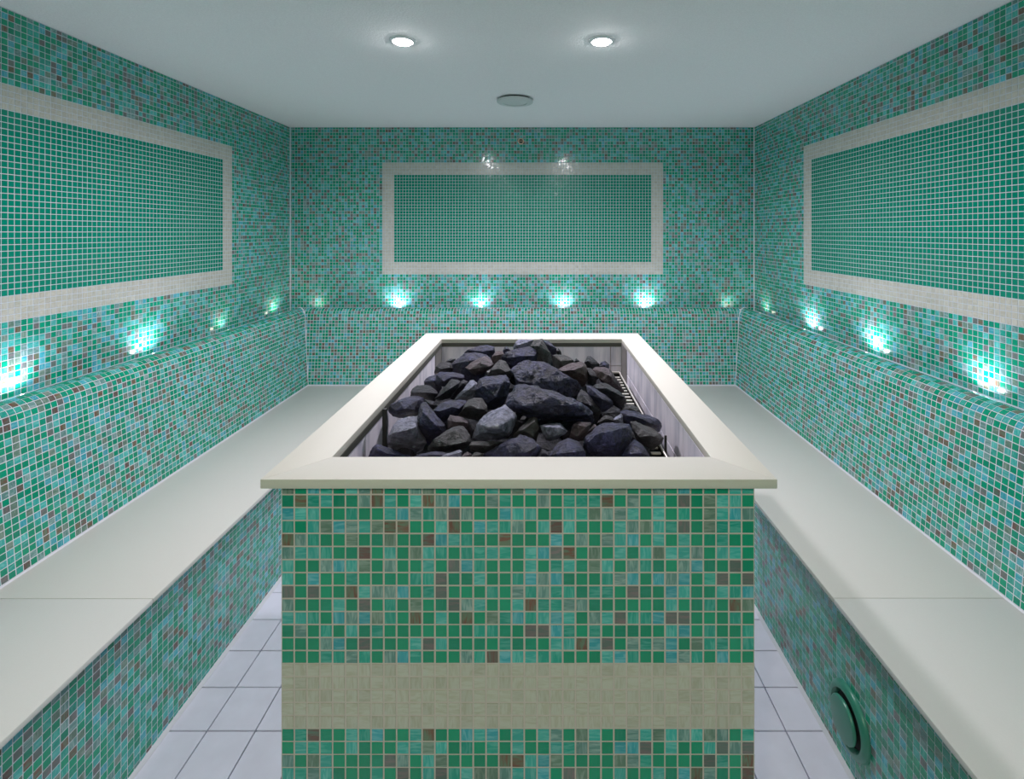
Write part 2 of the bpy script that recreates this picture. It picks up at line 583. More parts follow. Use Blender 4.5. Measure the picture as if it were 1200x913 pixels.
def tile_wall(wall, s, f0, f1):
    u, v = s['u'], s['v']
    outer = (u > f0) & (u < f1) & (v > ZF0) & (v < ZF1)
    inner = (u > f0 + 4 * PX) & (u < f1 - 4 * PX) & (v > ZF0 + 4 * PZ) & (v < ZF1 - 4 * PZ)
    lay(wall, s, ~outer, 'mosaic_tiles', 'mosaic', M_TILE)
    lay(wall, s, inner, 'panel_tiles', 'panel', M_TILE)
    b = lay(wall, s, outer & ~inner, 'border_tiles', 'cream', M_CREAM)
    b['label'] = 'frame of pale cream tiles'


s = plane_grid((0, YB, 0), (1, 0, 0), (0, 0, 1), (0, -1, 0), edges(-1.1685, PX, XL + 0.004, XR - 0.004), zed)
tile_wall(wall_back, s, -1.1685, -1.1685 + 96 * PX)
s = plane_grid((XL, 0, 0), (0, 1, 0), (0, 0, 1), (1, 0, 0), edges(2.97, PX, YF + 0.01, YB - 0.004), zed)
tile_wall(wall_left, s, 2.97 - 96 * PX, 2.97)
s = plane_grid((XR, 0, 0), (0, 1, 0), (0, 0, 1), (-1, 0, 0), edges(2.97, PX, YF + 0.01, YB - 0.004), zed)
tile_wall(wall_right, s, 2.97 - 96 * PX, 2.97)

# silicone beads in the two far corners
for i, (x, sg) in enumerate(((XL, 1), (XR, -1))):
    w = 0.005
    v = [(x, YB, Z_TILE0 - 0.02), (x + sg * w, YB, Z_TILE0 - 0.02), (x, YB - w, Z_TILE0 - 0.02),
         (x, YB, ZC - 0.002), (x + sg * w, YB, ZC - 0.002), (x, YB - w, ZC - 0.002)]
    struct(from_data('trim_%d' % (i + 1), v, [(0, 2, 1), (3, 4, 5), (1, 2, 5, 4), (0, 1, 4, 3), (0, 3, 5, 2)], M_SILI))

# floor tiles, each its own piece of the floor
SX, SY, FX0, FY0 = 0.148, 0.146, -0.8765, 1.524
OX0, OX1, OY0, OY1 = -0.4394, 0.3613, 0.841, 1.97       # rock trough outside faces
BASE_L, BASE_R, BASE_B = -1.15, 0.874, 2.885            # bench front panels
fx = edges(FX0, SX, BASE_L + 0.006, BASE_R - 0.006)
fy = edges(FY0, SY, 0.15, BASE_B + 0.028)
floor_meshes = {}
JW = 0.0035
for i in range(len(fx) - 1):
    for j in range(len(fy) - 1):
        rects = [(fx[i], fx[i + 1], fy[j], fy[j + 1])]
        a0, a1, b0, b1 = rects[0]
        if a1 > OX0 and a0 < OX1 and b1 > OY0 and b0 < OY1:      # cut round the trough
            rects = []
            if a0 < OX0: rects.append((a0, OX0, b0, b1))
            if a1 > OX1: rects.append((OX1, a1, b0, b1))
            m0, m1 = max(a0, OX0), min(a1, OX1)
            if b0 < OY0: rects.append((m0, m1, b0, OY0))
            if b1 > OY1: rects.append((m0, m1, OY1, b1))
        for a0, a1, b0, b1 in rects:
            w, h = a1 - a0 - JW, b1 - b0 - JW
            if w < 0.01 or h < 0.01:
                continue
            key = (round(w, 4), round(h, 4))
            if key not in floor_meshes:
                bm = box_bm(-w / 2, w / 2, -h / 2, h / 2, -0.0105, 0.0, 0.0012, 1)
                me = bpy.data.meshes.new('floor_tile'); bm.to_mesh(me); bm.free()
                me.materials.append(M_FLOOR)
                floor_meshes[key] = me
            o = bpy.data.objects.new('floor_tile', floor_meshes[key])
            COL.objects.link(o); o.parent = floor
            o.location = ((a0 + a1) / 2, (b0 + b1) / 2, random.uniform(-0.0004, 0.0002))
box('floor_screed', BASE_L, BASE_R, YF, 0.148, -0.0105, 0.0, M_FLOOR, floor)

# ------------------------------------------------------------------ benches along three walls
# profile of a backrest: u runs from the foot of the backrest towards the wall
ARC_C, ARC_R = (0.097, EYE - 0.588), 0.055
straight_end = (ARC_C[0] - ARC_R * math.cos(math.radians(5)), ARC_C[1] + ARC_R * math.sin(math.radians(5)))
prof = [(0.0, SEAT + 0.002), straight_end]
for a in range(10, 181, 5):
    prof.append((ARC_C[0] - ARC_R * math.cos(math.radians(a)), ARC_C[1] + ARC_R * math.sin(math.radians(a))))
prof.append((ARC_C[0] + ARC_R, EYE - 0.60))
prof = np.array(prof)
plen = np.concatenate([[0], np.cumsum(np.linalg.norm(np.diff(prof, axis=0), axis=1))])


def prof_at(t):
    u = np.interp(t, plen, prof[:, 0]); z = np.interp(t, plen, prof[:, 1])
    d = 0.004
    du = np.interp(t + d, plen, prof[:, 0]) - np.interp(t - d, plen, prof[:, 0])
    dz = np.interp(t + d, plen, prof[:, 1]) - np.interp(t - d, plen, prof[:, 1])
    ln = np.hypot(du, dz) + 1e-12
    return u, z, -dz / ln, du / ln           # point and outward normal (towards the room, up)


Y0B = -0.75                                   # near end of the side benches


def side_map(which):
    if which == 'left':
        return lambda s, u, z: np.stack([BL - u, s, z], -1), lambda nu, nz: np.stack([-nu, 0 * nu, nz], -1), lambda u: Y0B + 0 * u, lambda u: BB + u
    if which == 'right':
        return lambda s, u, z: np.stack([BR + u, s, z], -1), lambda nu, nz: np.stack([nu, 0 * nu, nz], -1), lambda u: Y0B + 0 * u, lambda u: BB + u
    return lambda s, u, z: np.stack([s, BB + u, z], -1), lambda nu, nz: np.stack([0 * nu, nu, nz], -1), lambda u: BL - u, lambda u: BR + u


def backrest_cells(which, pz=0.0218, px=0.02147, bead=0.004):
    P, N, lo, hi = side_map(which)
    t_end = plen[-1] - 0.03
    rows = np.arange(0.004, t_end, pz)
    cor, nor, ok = [], [], []
    for t in rows:
        ta, tb = t + G / 2, t + pz - G / 2
        ua, za, nua, nza = prof_at(np.array(ta)); ub, zb, nub, nzb = prof_at(np.array(tb))
        if which == 'back':
            start = -1.1685
        else:
            start = 2.97
        l_min, h_max = float(lo(ub)) - 0.1, float(hi(ub)) + 0.1
        k0 = math.floor((l_min - start) / px); k1 = math.ceil((h_max - start) / px)
        s0 = start + np.arange(k0, k1) * px + G / 2
        s1 = s0 + px - G
        la, ha, lb, hb = float(lo(ua)) + bead, float(hi(ua)) - bead, float(lo(ub)) + bead, float(hi(ub)) - bead
        a0, a1 = np.clip(s0, la, ha), np.clip(s1, la, ha)
        b0, b1 = np.clip(s0, lb, hb), np.clip(s1, lb, hb)
        good = ((a1 - a0) > 0.003) & ((b1 - b0) > 0.003)
        full = (np.abs(a1 - a0 - (px - G)) < 1e-5) & (np.abs(b1 - b0 - (px - G)) < 1e-5)
        n = good.sum()
        q = np.stack([P(a0[good], np.full(n, ua), np.full(n, za)), P(a1[good], np.full(n, ua), np.full(n, za)),
                      P(b1[good], np.full(n, ub), np.full(n, zb)), P(b0[good], np.full(n, ub), np.full(n, zb))], 1)
        nn = np.stack([N(np.full(n, nua), np.full(n, nza))] * 2 + [N(np.full(n, nub), np.full(n, nzb))] * 2, 1)
        cr = np.cross(q[0, 1] - q[0, 0], q[0, 3] - q[0, 0])
        if np.dot(cr, nn[0, 0]) < 0:
            q = q[:, [1, 0, 3, 2]]; nn = nn[:, [1, 0, 3, 2]]
        cor.append(q); nor.append(nn); ok.append(full[good])
    return dict(corners=np.concatenate(cor), normals=np.concatenate(nor), ok=np.concatenate(ok))


def backrest_core(which, parent):
    P, N, lo, hi = side_map(which)
    wall_u = {'left': BL - XL, 'right': XR - BR, 'back': YB - BB}[which] - 0.002
    inset = []
    for k, p in enumerate(prof):        # the body lies a little under the tiles so that none sinks in on the curve
        uu, zz, nu, nz = prof_at(np.array(float(plen[k])))
        dn = 0.0001 if k < 2 else 0.0012
        inset.append((float(p[0] - nu * dn), float(p[1] - nz * dn)))
    pr = inset + [(wall_u, EYE - 0.60), (wall_u, SEAT - 0.02), (0.0, SEAT - 0.02)]
    n = len(pr)
    v = []
    for end in (lo, hi):
        for u, z in pr:
            ss = float(end(np.array(u)))
            if which == 'back':
                ss = min(max(ss, XL + 0.003), XR - 0.003)
            v.append(tuple(P(np.array(ss), np.array(u), np.array(z))))
    f = [tuple(range(n)), tuple(range(2 * n - 1, n - 1, -1))]
    for i in range(n):
        j = (i + 1) % n
        f.append((i, i + n, j + n, j))
    bm = bmesh.new()
    bv = [bm.verts.new(p) for p in v]
    for q in f:
        bm.faces.new([bv[i] for i in q])
    return from_bm('backrest', bm, M_GROUT, parent)


SEAT_T = 0.015
EDGE_L, EDGE_R, EDGE_B = -1.113, 0.840, 2.92


def bevel_prism(name, poly, z0, z1, mat, parent):
    return from_bm(name, prism_bm(poly, z0, z1, 0.002), mat, parent, None, 35)


def build_bench(which, label):
    at = {'left': (-1.35, 1.3, 0), 'right': (1.1, 1.3, 0), 'back': (-0.1, 3.15, 0)}[which]
    t = thing('tiled_bench', label, 'bench', at)
    core = backrest_core(which, t)
    # front panel with its mosaic
    if which == 'left':
        fp = box('front_panel', XL + 0.002, BASE_L, Y0B, BASE_B + 0.03, 0.0, SEAT - SEAT_T - 0.0005, M_GROUT, t)
        g = plane_grid((BASE_L, 0, 0), (0, 1, 0), (0, 0, 1), (1, 0, 0), edges(2.97, 0.02147, Y0B + 0.002, BASE_B - 0.005), edges(SEAT - SEAT_T - 0.004, 0.022, 0.008, SEAT - SEAT_T - 0.004))
        seam = [(Y0B, 1.4245), (1.4255, BB + 0.02)]
        for y0, y1 in seam:
            if y1 < 2:
                bevel_prism('seat_slab', [(BL - 0.02, y0), (EDGE_L, y0), (EDGE_L, y1), (BL - 0.02, y1)], SEAT - SEAT_T, SEAT, M_STONE, t)
            else:
                bevel_prism('seat_slab', [(BL - 0.02, y0), (EDGE_L, y0), (EDGE_L, BB + 0.02), (BL - 0.02, BB + 0.02)], SEAT - SEAT_T, SEAT, M_STONE, t)
    elif which == 'right':
        fp = box('front_panel', BASE_R, XR - 0.002, Y0B, BASE_B + 0.03, 0.0, SEAT - SEAT_T - 0.0005, M_GROUT, t)
        g = plane_grid((BASE_R, 0, 0), (0, 1, 0), (0, 0, 1), (-1, 0, 0), edges(2.97, 0.02147, Y0B + 0.002, BASE_B - 0.005), edges(SEAT - SEAT_T - 0.004, 0.022, 0.008, SEAT - SEAT_T - 0.004))
        for y0, y1 in ((Y0B, 1.4265), (1.4275, BB + 0.02)):
            bevel_prism('seat_slab', [(EDGE_R, y0), (BR + 0.02, y0), (BR + 0.02, y1), (EDGE_R, y1)], SEAT - SEAT_T, SEAT, M_STONE, t)
    else:
        fp = box('front_panel', BASE_L + 0.003, BASE_R - 0.003, BASE_B + 0.032, YB - 0.002, 0.0, SEAT - SEAT_T - 0.0005, M_GROUT, t)
        g = plane_grid((0, BASE_B + 0.032, 0), (1, 0, 0), (0, 0, 1), (0, -1, 0), edges(-1.1685, 0.02147, BASE_L + 0.004, BASE_R - 0.004), edges(SEAT - SEAT_T - 0.004, 0.022, 0.008, SEAT - SEAT_T - 0.004))
        bevel_prism('seat_slab', [(EDGE_L + 0.001, EDGE_B), (EDGE_R - 0.001, EDGE_B), (EDGE_R - 0.001, BB + 0.02), (EDGE_L + 0.001, BB + 0.02)], SEAT - SEAT_T, SEAT, M_STONE, t)
    b = backrest_cells(which)
    mg, mb = split_tiles([g, b])
    if which == 'right':     # no single tiles where the valve sits
        cc = g['corners'].mean(axis=1)
        under = np.hypot(cc[:, 1] - 1.40, cc[:, 2] - (EYE - 1.374)) < 0.075
        mg &= ~under
    else:
        under = np.zeros(len(g['corners']), bool)
    single_tiles('mosaic_tile', g['corners'][mg], g['normals'][mg], None, 'mosaic', M_TILE, fp)
    single_tiles('mosaic_tile', b['corners'][mb], b['normals'][mb], None, 'mosaic', M_TILE, core)
    lay(fp, g, ~mg & ~under, 'front_tiles', 'mosaic', M_TILE)
    lay(core, b, ~mb, 'backrest_tiles', 'mosaic', M_TILE, deep=0.0018)
    # silicone bead between seat and backrest
    P, N, lo, hi = side_map(which)
    w = 0.0035
    v = []
    for e in (lo, hi):
        ss = float(e(np.array(0.0)))
        for u, z in ((-w, SEAT + 0.0002), (0.004, SEAT + 0.0002), (0.001, SEAT + w)):
            sv = float(e(np.array(u)))
            v.append(tuple(P(np.array(sv), np.array(u), np.array(z))))
    bm = bmesh.new(); bv = [bm.verts.new(p) for p in v]
    for q in ((0, 1, 2), (5, 4, 3), (0, 3, 4, 1), (1, 4, 5, 2), (2, 5, 3, 0)):
        bm.faces.new([bv[i] for i in q])
    from_bm('sealant_bead', bm, M_SILI, t)
    return t


bench_l = build_bench('left', 'long tiled bench along the left wall with a pale stone seat')
bench_r = build_bench('right', 'long tiled bench along the right wall with the round green valve in its front')
bench_b = build_bench('back', 'short tiled bench under the back wall behind the rock trough')


# white bead up the mitre of the backrests
def mitre_bead(sign, parent):
    x0 = BL if sign < 0 else BR
    v, f = [], []
    pts = [p for p in prof[:-8]]
    w = 0.0055
    for k, (u, z) in enumerate(pts):
        c = Vector((x0 + sign * u, BB + u, z))
        uu, zz, nu, nz = prof_at(np.array(float(plen[k])))
        nrm = Vector((sign * float(nu), float(nu), float(nz))).normalized()
        sd = Vector((1, -sign * -1.0, 0)).normalized() if sign < 0 else Vector((1, -1, 0)).normalized()
        sd = Vector((1, 1, 0)).normalized() if sign < 0 else Vector((1, -1, 0)).normalized()
        v += [c + sd * w + nrm * 0.0005, c - sd * w + nrm * 0.0005, c + nrm * 0.0045]
    n = len(pts)
    for k in range(n - 1):
        a, b = 3 * k, 3 * k + 3
        f += [(a, b, b + 2, a + 2), (a + 2, b + 2, b + 1, a + 1), (a + 1, b + 1, b, a)]
    f += [(0, 1, 2), (3 * n - 3, 3 * n - 1, 3 * n - 2)]
    bm = bmesh.new(); bv = [bm.verts.new(p) for p in v]
    for q in f:
        bm.faces.new([bv[i] for i in q])
    from_bm('corner_bead', bm, M_SILI, parent)


mitre_bead(-1, bench_b)
mitre_bead(1, bench_b)

# sloped sealing strips where bench fronts and trough meet the floor
for i, (xa, sg) in enumerate(((BASE_L, 1), (BASE_R, -1))):
    w = 0.011
    y0, y1 = Y0B, BASE_B
    v = [(xa, y0, 0.0), (xa + sg * w, y0, 0.0005), (xa, y0, w), (xa, y1, 0.0), (xa + sg * w, y1, 0.0005), (xa, y1, w)]
    struct(from_data('trim_%d' % (i + 3), v, [(0, 1, 2), (3, 5, 4), (1, 4, 5, 2), (0, 3, 4, 1), (0, 2, 5, 3)], M_SILI))

# ------------------------------------------------------------------ the rock trough in the middle
TOP = EYE - 0.407
ST = 0.0155
CX0, CX1, CY0, CY1 = -0.462, 0.389, 0.817, 1.994          # coping outside
IX0, IX1, IY0, IY1 = -0.378, 0.307, 0.8997, 1.890         # coping inside
trough = thing('rock_trough', 'free standing mosaic tiled trough with a cream stone rim holding dark rocks', 'planter', (-0.04, 1.4, 0))
LT = 0.008                                               # lining thickness
LX0, LX1, LY0, LY1 = IX0 - 0.002, IX1 + 0.001, IY0 - 0.003, IY1 + 0.003
WZ = TOP - ST - 0.0003
front = box('front_wall', OX0, OX1, OY0, LY0 - LT, 0.0, WZ, M_GROUT_P, trough)
back = box('back_wall', OX0, OX1, LY1 + LT, OY1, 0.0, WZ, M_GROUT_P, trough)
left = box('side_wall', OX0, LX0 - LT, LY0 - LT, LY1 + LT, 0.0, WZ, M_GROUT_P, trough)
right = box('side_wall', LX1 + LT, OX1, LY0 - LT, LY1 + LT, 0.0, WZ, M_GROUT_P, trough)

TP, TPZ = (OX1 - OX0) / 37.0, 0.0220
BAND1, BAND0 = 0.7996, 0.7996 - 5 * TPZ
zt = edges(BAND1, TPZ, 0.012, WZ - 0.001)


def trough_face(part, origin, eu, normal, ue, single):
    g = plane_grid(origin, eu, (0, 0, 1), normal, ue, zt)
    band = (g['v'] > BAND0) & (g['v'] < BAND1)
    if single:
        lay_c = band & g['ok']
        single_tiles('cream_tile', g['corners'][lay_c], g['normals'][lay_c], None, 'cream', M_CREAM, part)
        rows = (~band) & g['ok'] & (g['v'] > BAND1) & (g['v'] < BAND1 + 8.1 * TPZ)
        single_tiles('mosaic_tile', g['corners'][rows], g['normals'][rows], None, 'mosaic', M_TILE, part)
        lay(part, g, ~band & ~rows, 'front_tiles', 'mosaic', M_TILE)
        lay(part, g, band & ~lay_c, 'band_edge_tiles', 'cream', M_CREAM)
    else:
        lay(part, g, ~band, 'side_tiles', 'mosaic', M_TILE)
        lay(part, g, band, 'band_tiles', 'cream', M_CREAM)


trough_face(front, (0, OY0, 0), (1, 0, 0), (0, -1, 0), OX0 + TP * np.arange(38), True)
trough_face(back, (0, OY1, 0), (1, 0, 0), (0, 1, 0), OX0 + TP * np.arange(38), False)
trough_face(left, (OX0, 0, 0), (0, 1, 0), (-1, 0, 0), edges(OY0, TP, OY0, OY1), False)
trough_face(right, (OX1, 0, 0), (0, 1, 0), (1, 0, 0), edges(OY0, TP, OY0, OY1), False)

# mitred coping of cream stone
q = 0.0004
for poly in ([(CX0, CY0), (CX1, CY0), (IX1, IY0), (IX0, IY0)],
             [(IX0, IY1), (IX1, IY1), (CX1, CY1), (CX0, CY1)],
             [(CX0, CY0), (IX0, IY0), (IX0, IY1), (CX0, CY1)],
             [(IX1, IY0), (CX1, CY0), (CX1, CY1), (IX1, IY1)]):
    c = Vector((sum(p[0] for p in poly) / 4, sum(p[1] for p in poly) / 4))
    bm = prism_bm(poly, TOP - ST, TOP, 0.0009)
    from_bm('coping_slab', bm, M_COPING, trough, None, 35)

# stone lining inside, tile by tile
DECK = 0.925
zrows = [(EYE - 0.51 + 0.0012, WZ - 0.001), (DECK + 0.002, EYE - 0.51 - 0.0012)]
J = 0.0012


def lining(axis, face, depth_dir, cuts):
    for z0, z1 in zrows:
        for a, b in zip(cuts, cuts[1:]):
            if axis == 'y':
                x0, x1 = sorted((face, face + depth_dir * (LT - 0.0005)))
                box('lining_tile', x0, x1, a + J, b - J, z0, z1, M_LINING, trough, 0.0008, seg=1)
            else:
                y0, y1 = sorted((face, face + depth_dir * (LT - 0.0005)))
                box('lining_tile', a + J, b - J, y0, y1, z0, z1, M_LINING, trough, 0.0008, seg=1)


lining('y', LX1, 1, [LY0, 1.076, 1.32, 1.558, 1.782])
lining('y', LX0, -1, [LY0, 1.076, 1.32, 1.558, 1.782])
lining('x', LY1, 1, [LX0, -0.215, 0.025, 0.265, LX1])
lining('x', LY0, -1, [LX0, -0.215, 0.025, 0.265, LX1])
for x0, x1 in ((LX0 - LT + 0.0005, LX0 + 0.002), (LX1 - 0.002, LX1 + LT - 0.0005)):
    box('end_strip', x0, x1, 1.784, LY1 - 0.0005, DECK + 0.002, WZ - 0.001, M_END_STRIP, trough, 0.0008, seg=1)  # darker grey strip at the back end of each side lining
# dark steel angle under the rim
fr0, fr1 = WZ - 0.0135, WZ - 0.0003
box('steel_angle', LX0 + 0.0002, LX0 + 0.0035, LY0 + 0.001, LY1 - 0.0005, fr0, fr1, M_STEEL, trough)
box('steel_angle', LX0 + 0.0036, LX1 - 0.0025, LY1 - 0.0035, LY1 - 0.0002, fr0, fr1, M_STEEL, trough)
box('deck', LX0 - LT + 0.001, LX1 + LT - 0.001, LY0 - LT + 0.001, LY1 + LT - 0.001, DECK - 0.03, DECK, M_LJOINT, trough)

# ------------------------------------------------------------------ steel basket that holds the rocks
RIM = EYE - 0.487
KX0, KX1, KY0, KY1 = -0.344, 0.275, 0.912, 1.735
basket = thing('steel_basket', 'slotted steel basket inside the tiled trough under the dark rocks', 'basket', (-0.04, 1.32, DECK))
rw = 0.004
box('rim_rail', KX0, KX0 + rw, KY0, KY1, RIM - 0.006, RIM, M_CHROME, basket, 0.001)
box('rim_rail', KX1 - rw, KX1, KY0, KY1, RIM - 0.006, RIM, M_CHROME, basket, 0.001)
box('rim_rail', KX0 + rw, KX1 - rw, KY1 - rw, KY1, RIM - 0.006, RIM, M_CHROME, basket, 0.001)
box('rim_rail', KX0 + rw, KX1 - rw, KY0, KY0 + rw, RIM - 0.006, RIM, M_CHROME, basket, 0.001)
# black side sheets and floor
box('side_sheet', KX0 + 0.001, KX0 + 0.003, KY0 + 0.001, KY1 - 0.001, DECK, RIM - 0.0062, M_BLACK, basket)
box('side_sheet', KX1 - 0.003, KX1 - 0.001, KY0 + 0.001, KY1 - 0.001, DECK, RIM - 0.0062, M_BLACK, basket)
box('side_sheet', KX0 + 0.003, KX1 - 0.003, KY1 - 0.003, KY1 - 0.001, DECK, RIM - 0.0062, M_BLACK, basket)
box('side_sheet', KX0 + 0.003, KX1 - 0.003, KY0 + 0.001, KY0 + 0.003, DECK, RIM - 0.0062, M_BLACK, basket)
box('floor_sheet', KX0 + 0.003, KX1 - 0.003, KY0 + 0.003, KY1 - 0.003, DECK + 0.034, DECK + 0.036, M_BLACK, basket)
slat_me = None
yy = KY0 + 0.03
while yy < KY1 - 0.02:
    for x0, x1 in ((KX1 - rw - 0.028, KX1 - rw), (KX0 + rw, KX0 + rw + 0.028)):
        if slat_me is None:
            bm = box_bm(-0.010, 0.012, -0.004, 0.004, -0.002, 0.002, 0.0006, 1)
            slat_me = bpy.data.meshes.new('slat'); bm.to_mesh(slat_me); bm.free(); slat_me.materials.append(M_CHROME)
        o = bpy.data.objects.new('slat', slat_me); COL.objects.link(o); o.parent = basket
        o.location = Vector(((x0 + x1) / 2, yy, RIM - 0.010)) - WOFF[basket.name]
    yy += 0.029
box('long_bar', KX1 - rw - 0.034, KX1 - rw - 0.025, KY0 + 0.01, KY1 - 0.008, RIM - 0.013, RIM - 0.007, M_BLACK, basket)
box('long_bar', KX0 + rw + 0.025, KX0 + rw + 0.034, KY0 + 0.01, KY1 - 0.008, RIM - 0.013, RIM - 0.007, M_BLACK, basket)
# flat uprights beside the rim
box('upright', KX0 - 0.010, KX0 - 0.001, 1.107, 1.115, DECK, EYE - 0.395, M_BLACK, basket, 0.0006)
box('upright', KX1 + 0.001, KX1 + 0.006, 1.108, 1.113, DECK, EYE - 0.455, M_BLACK, basket, 0.0006)

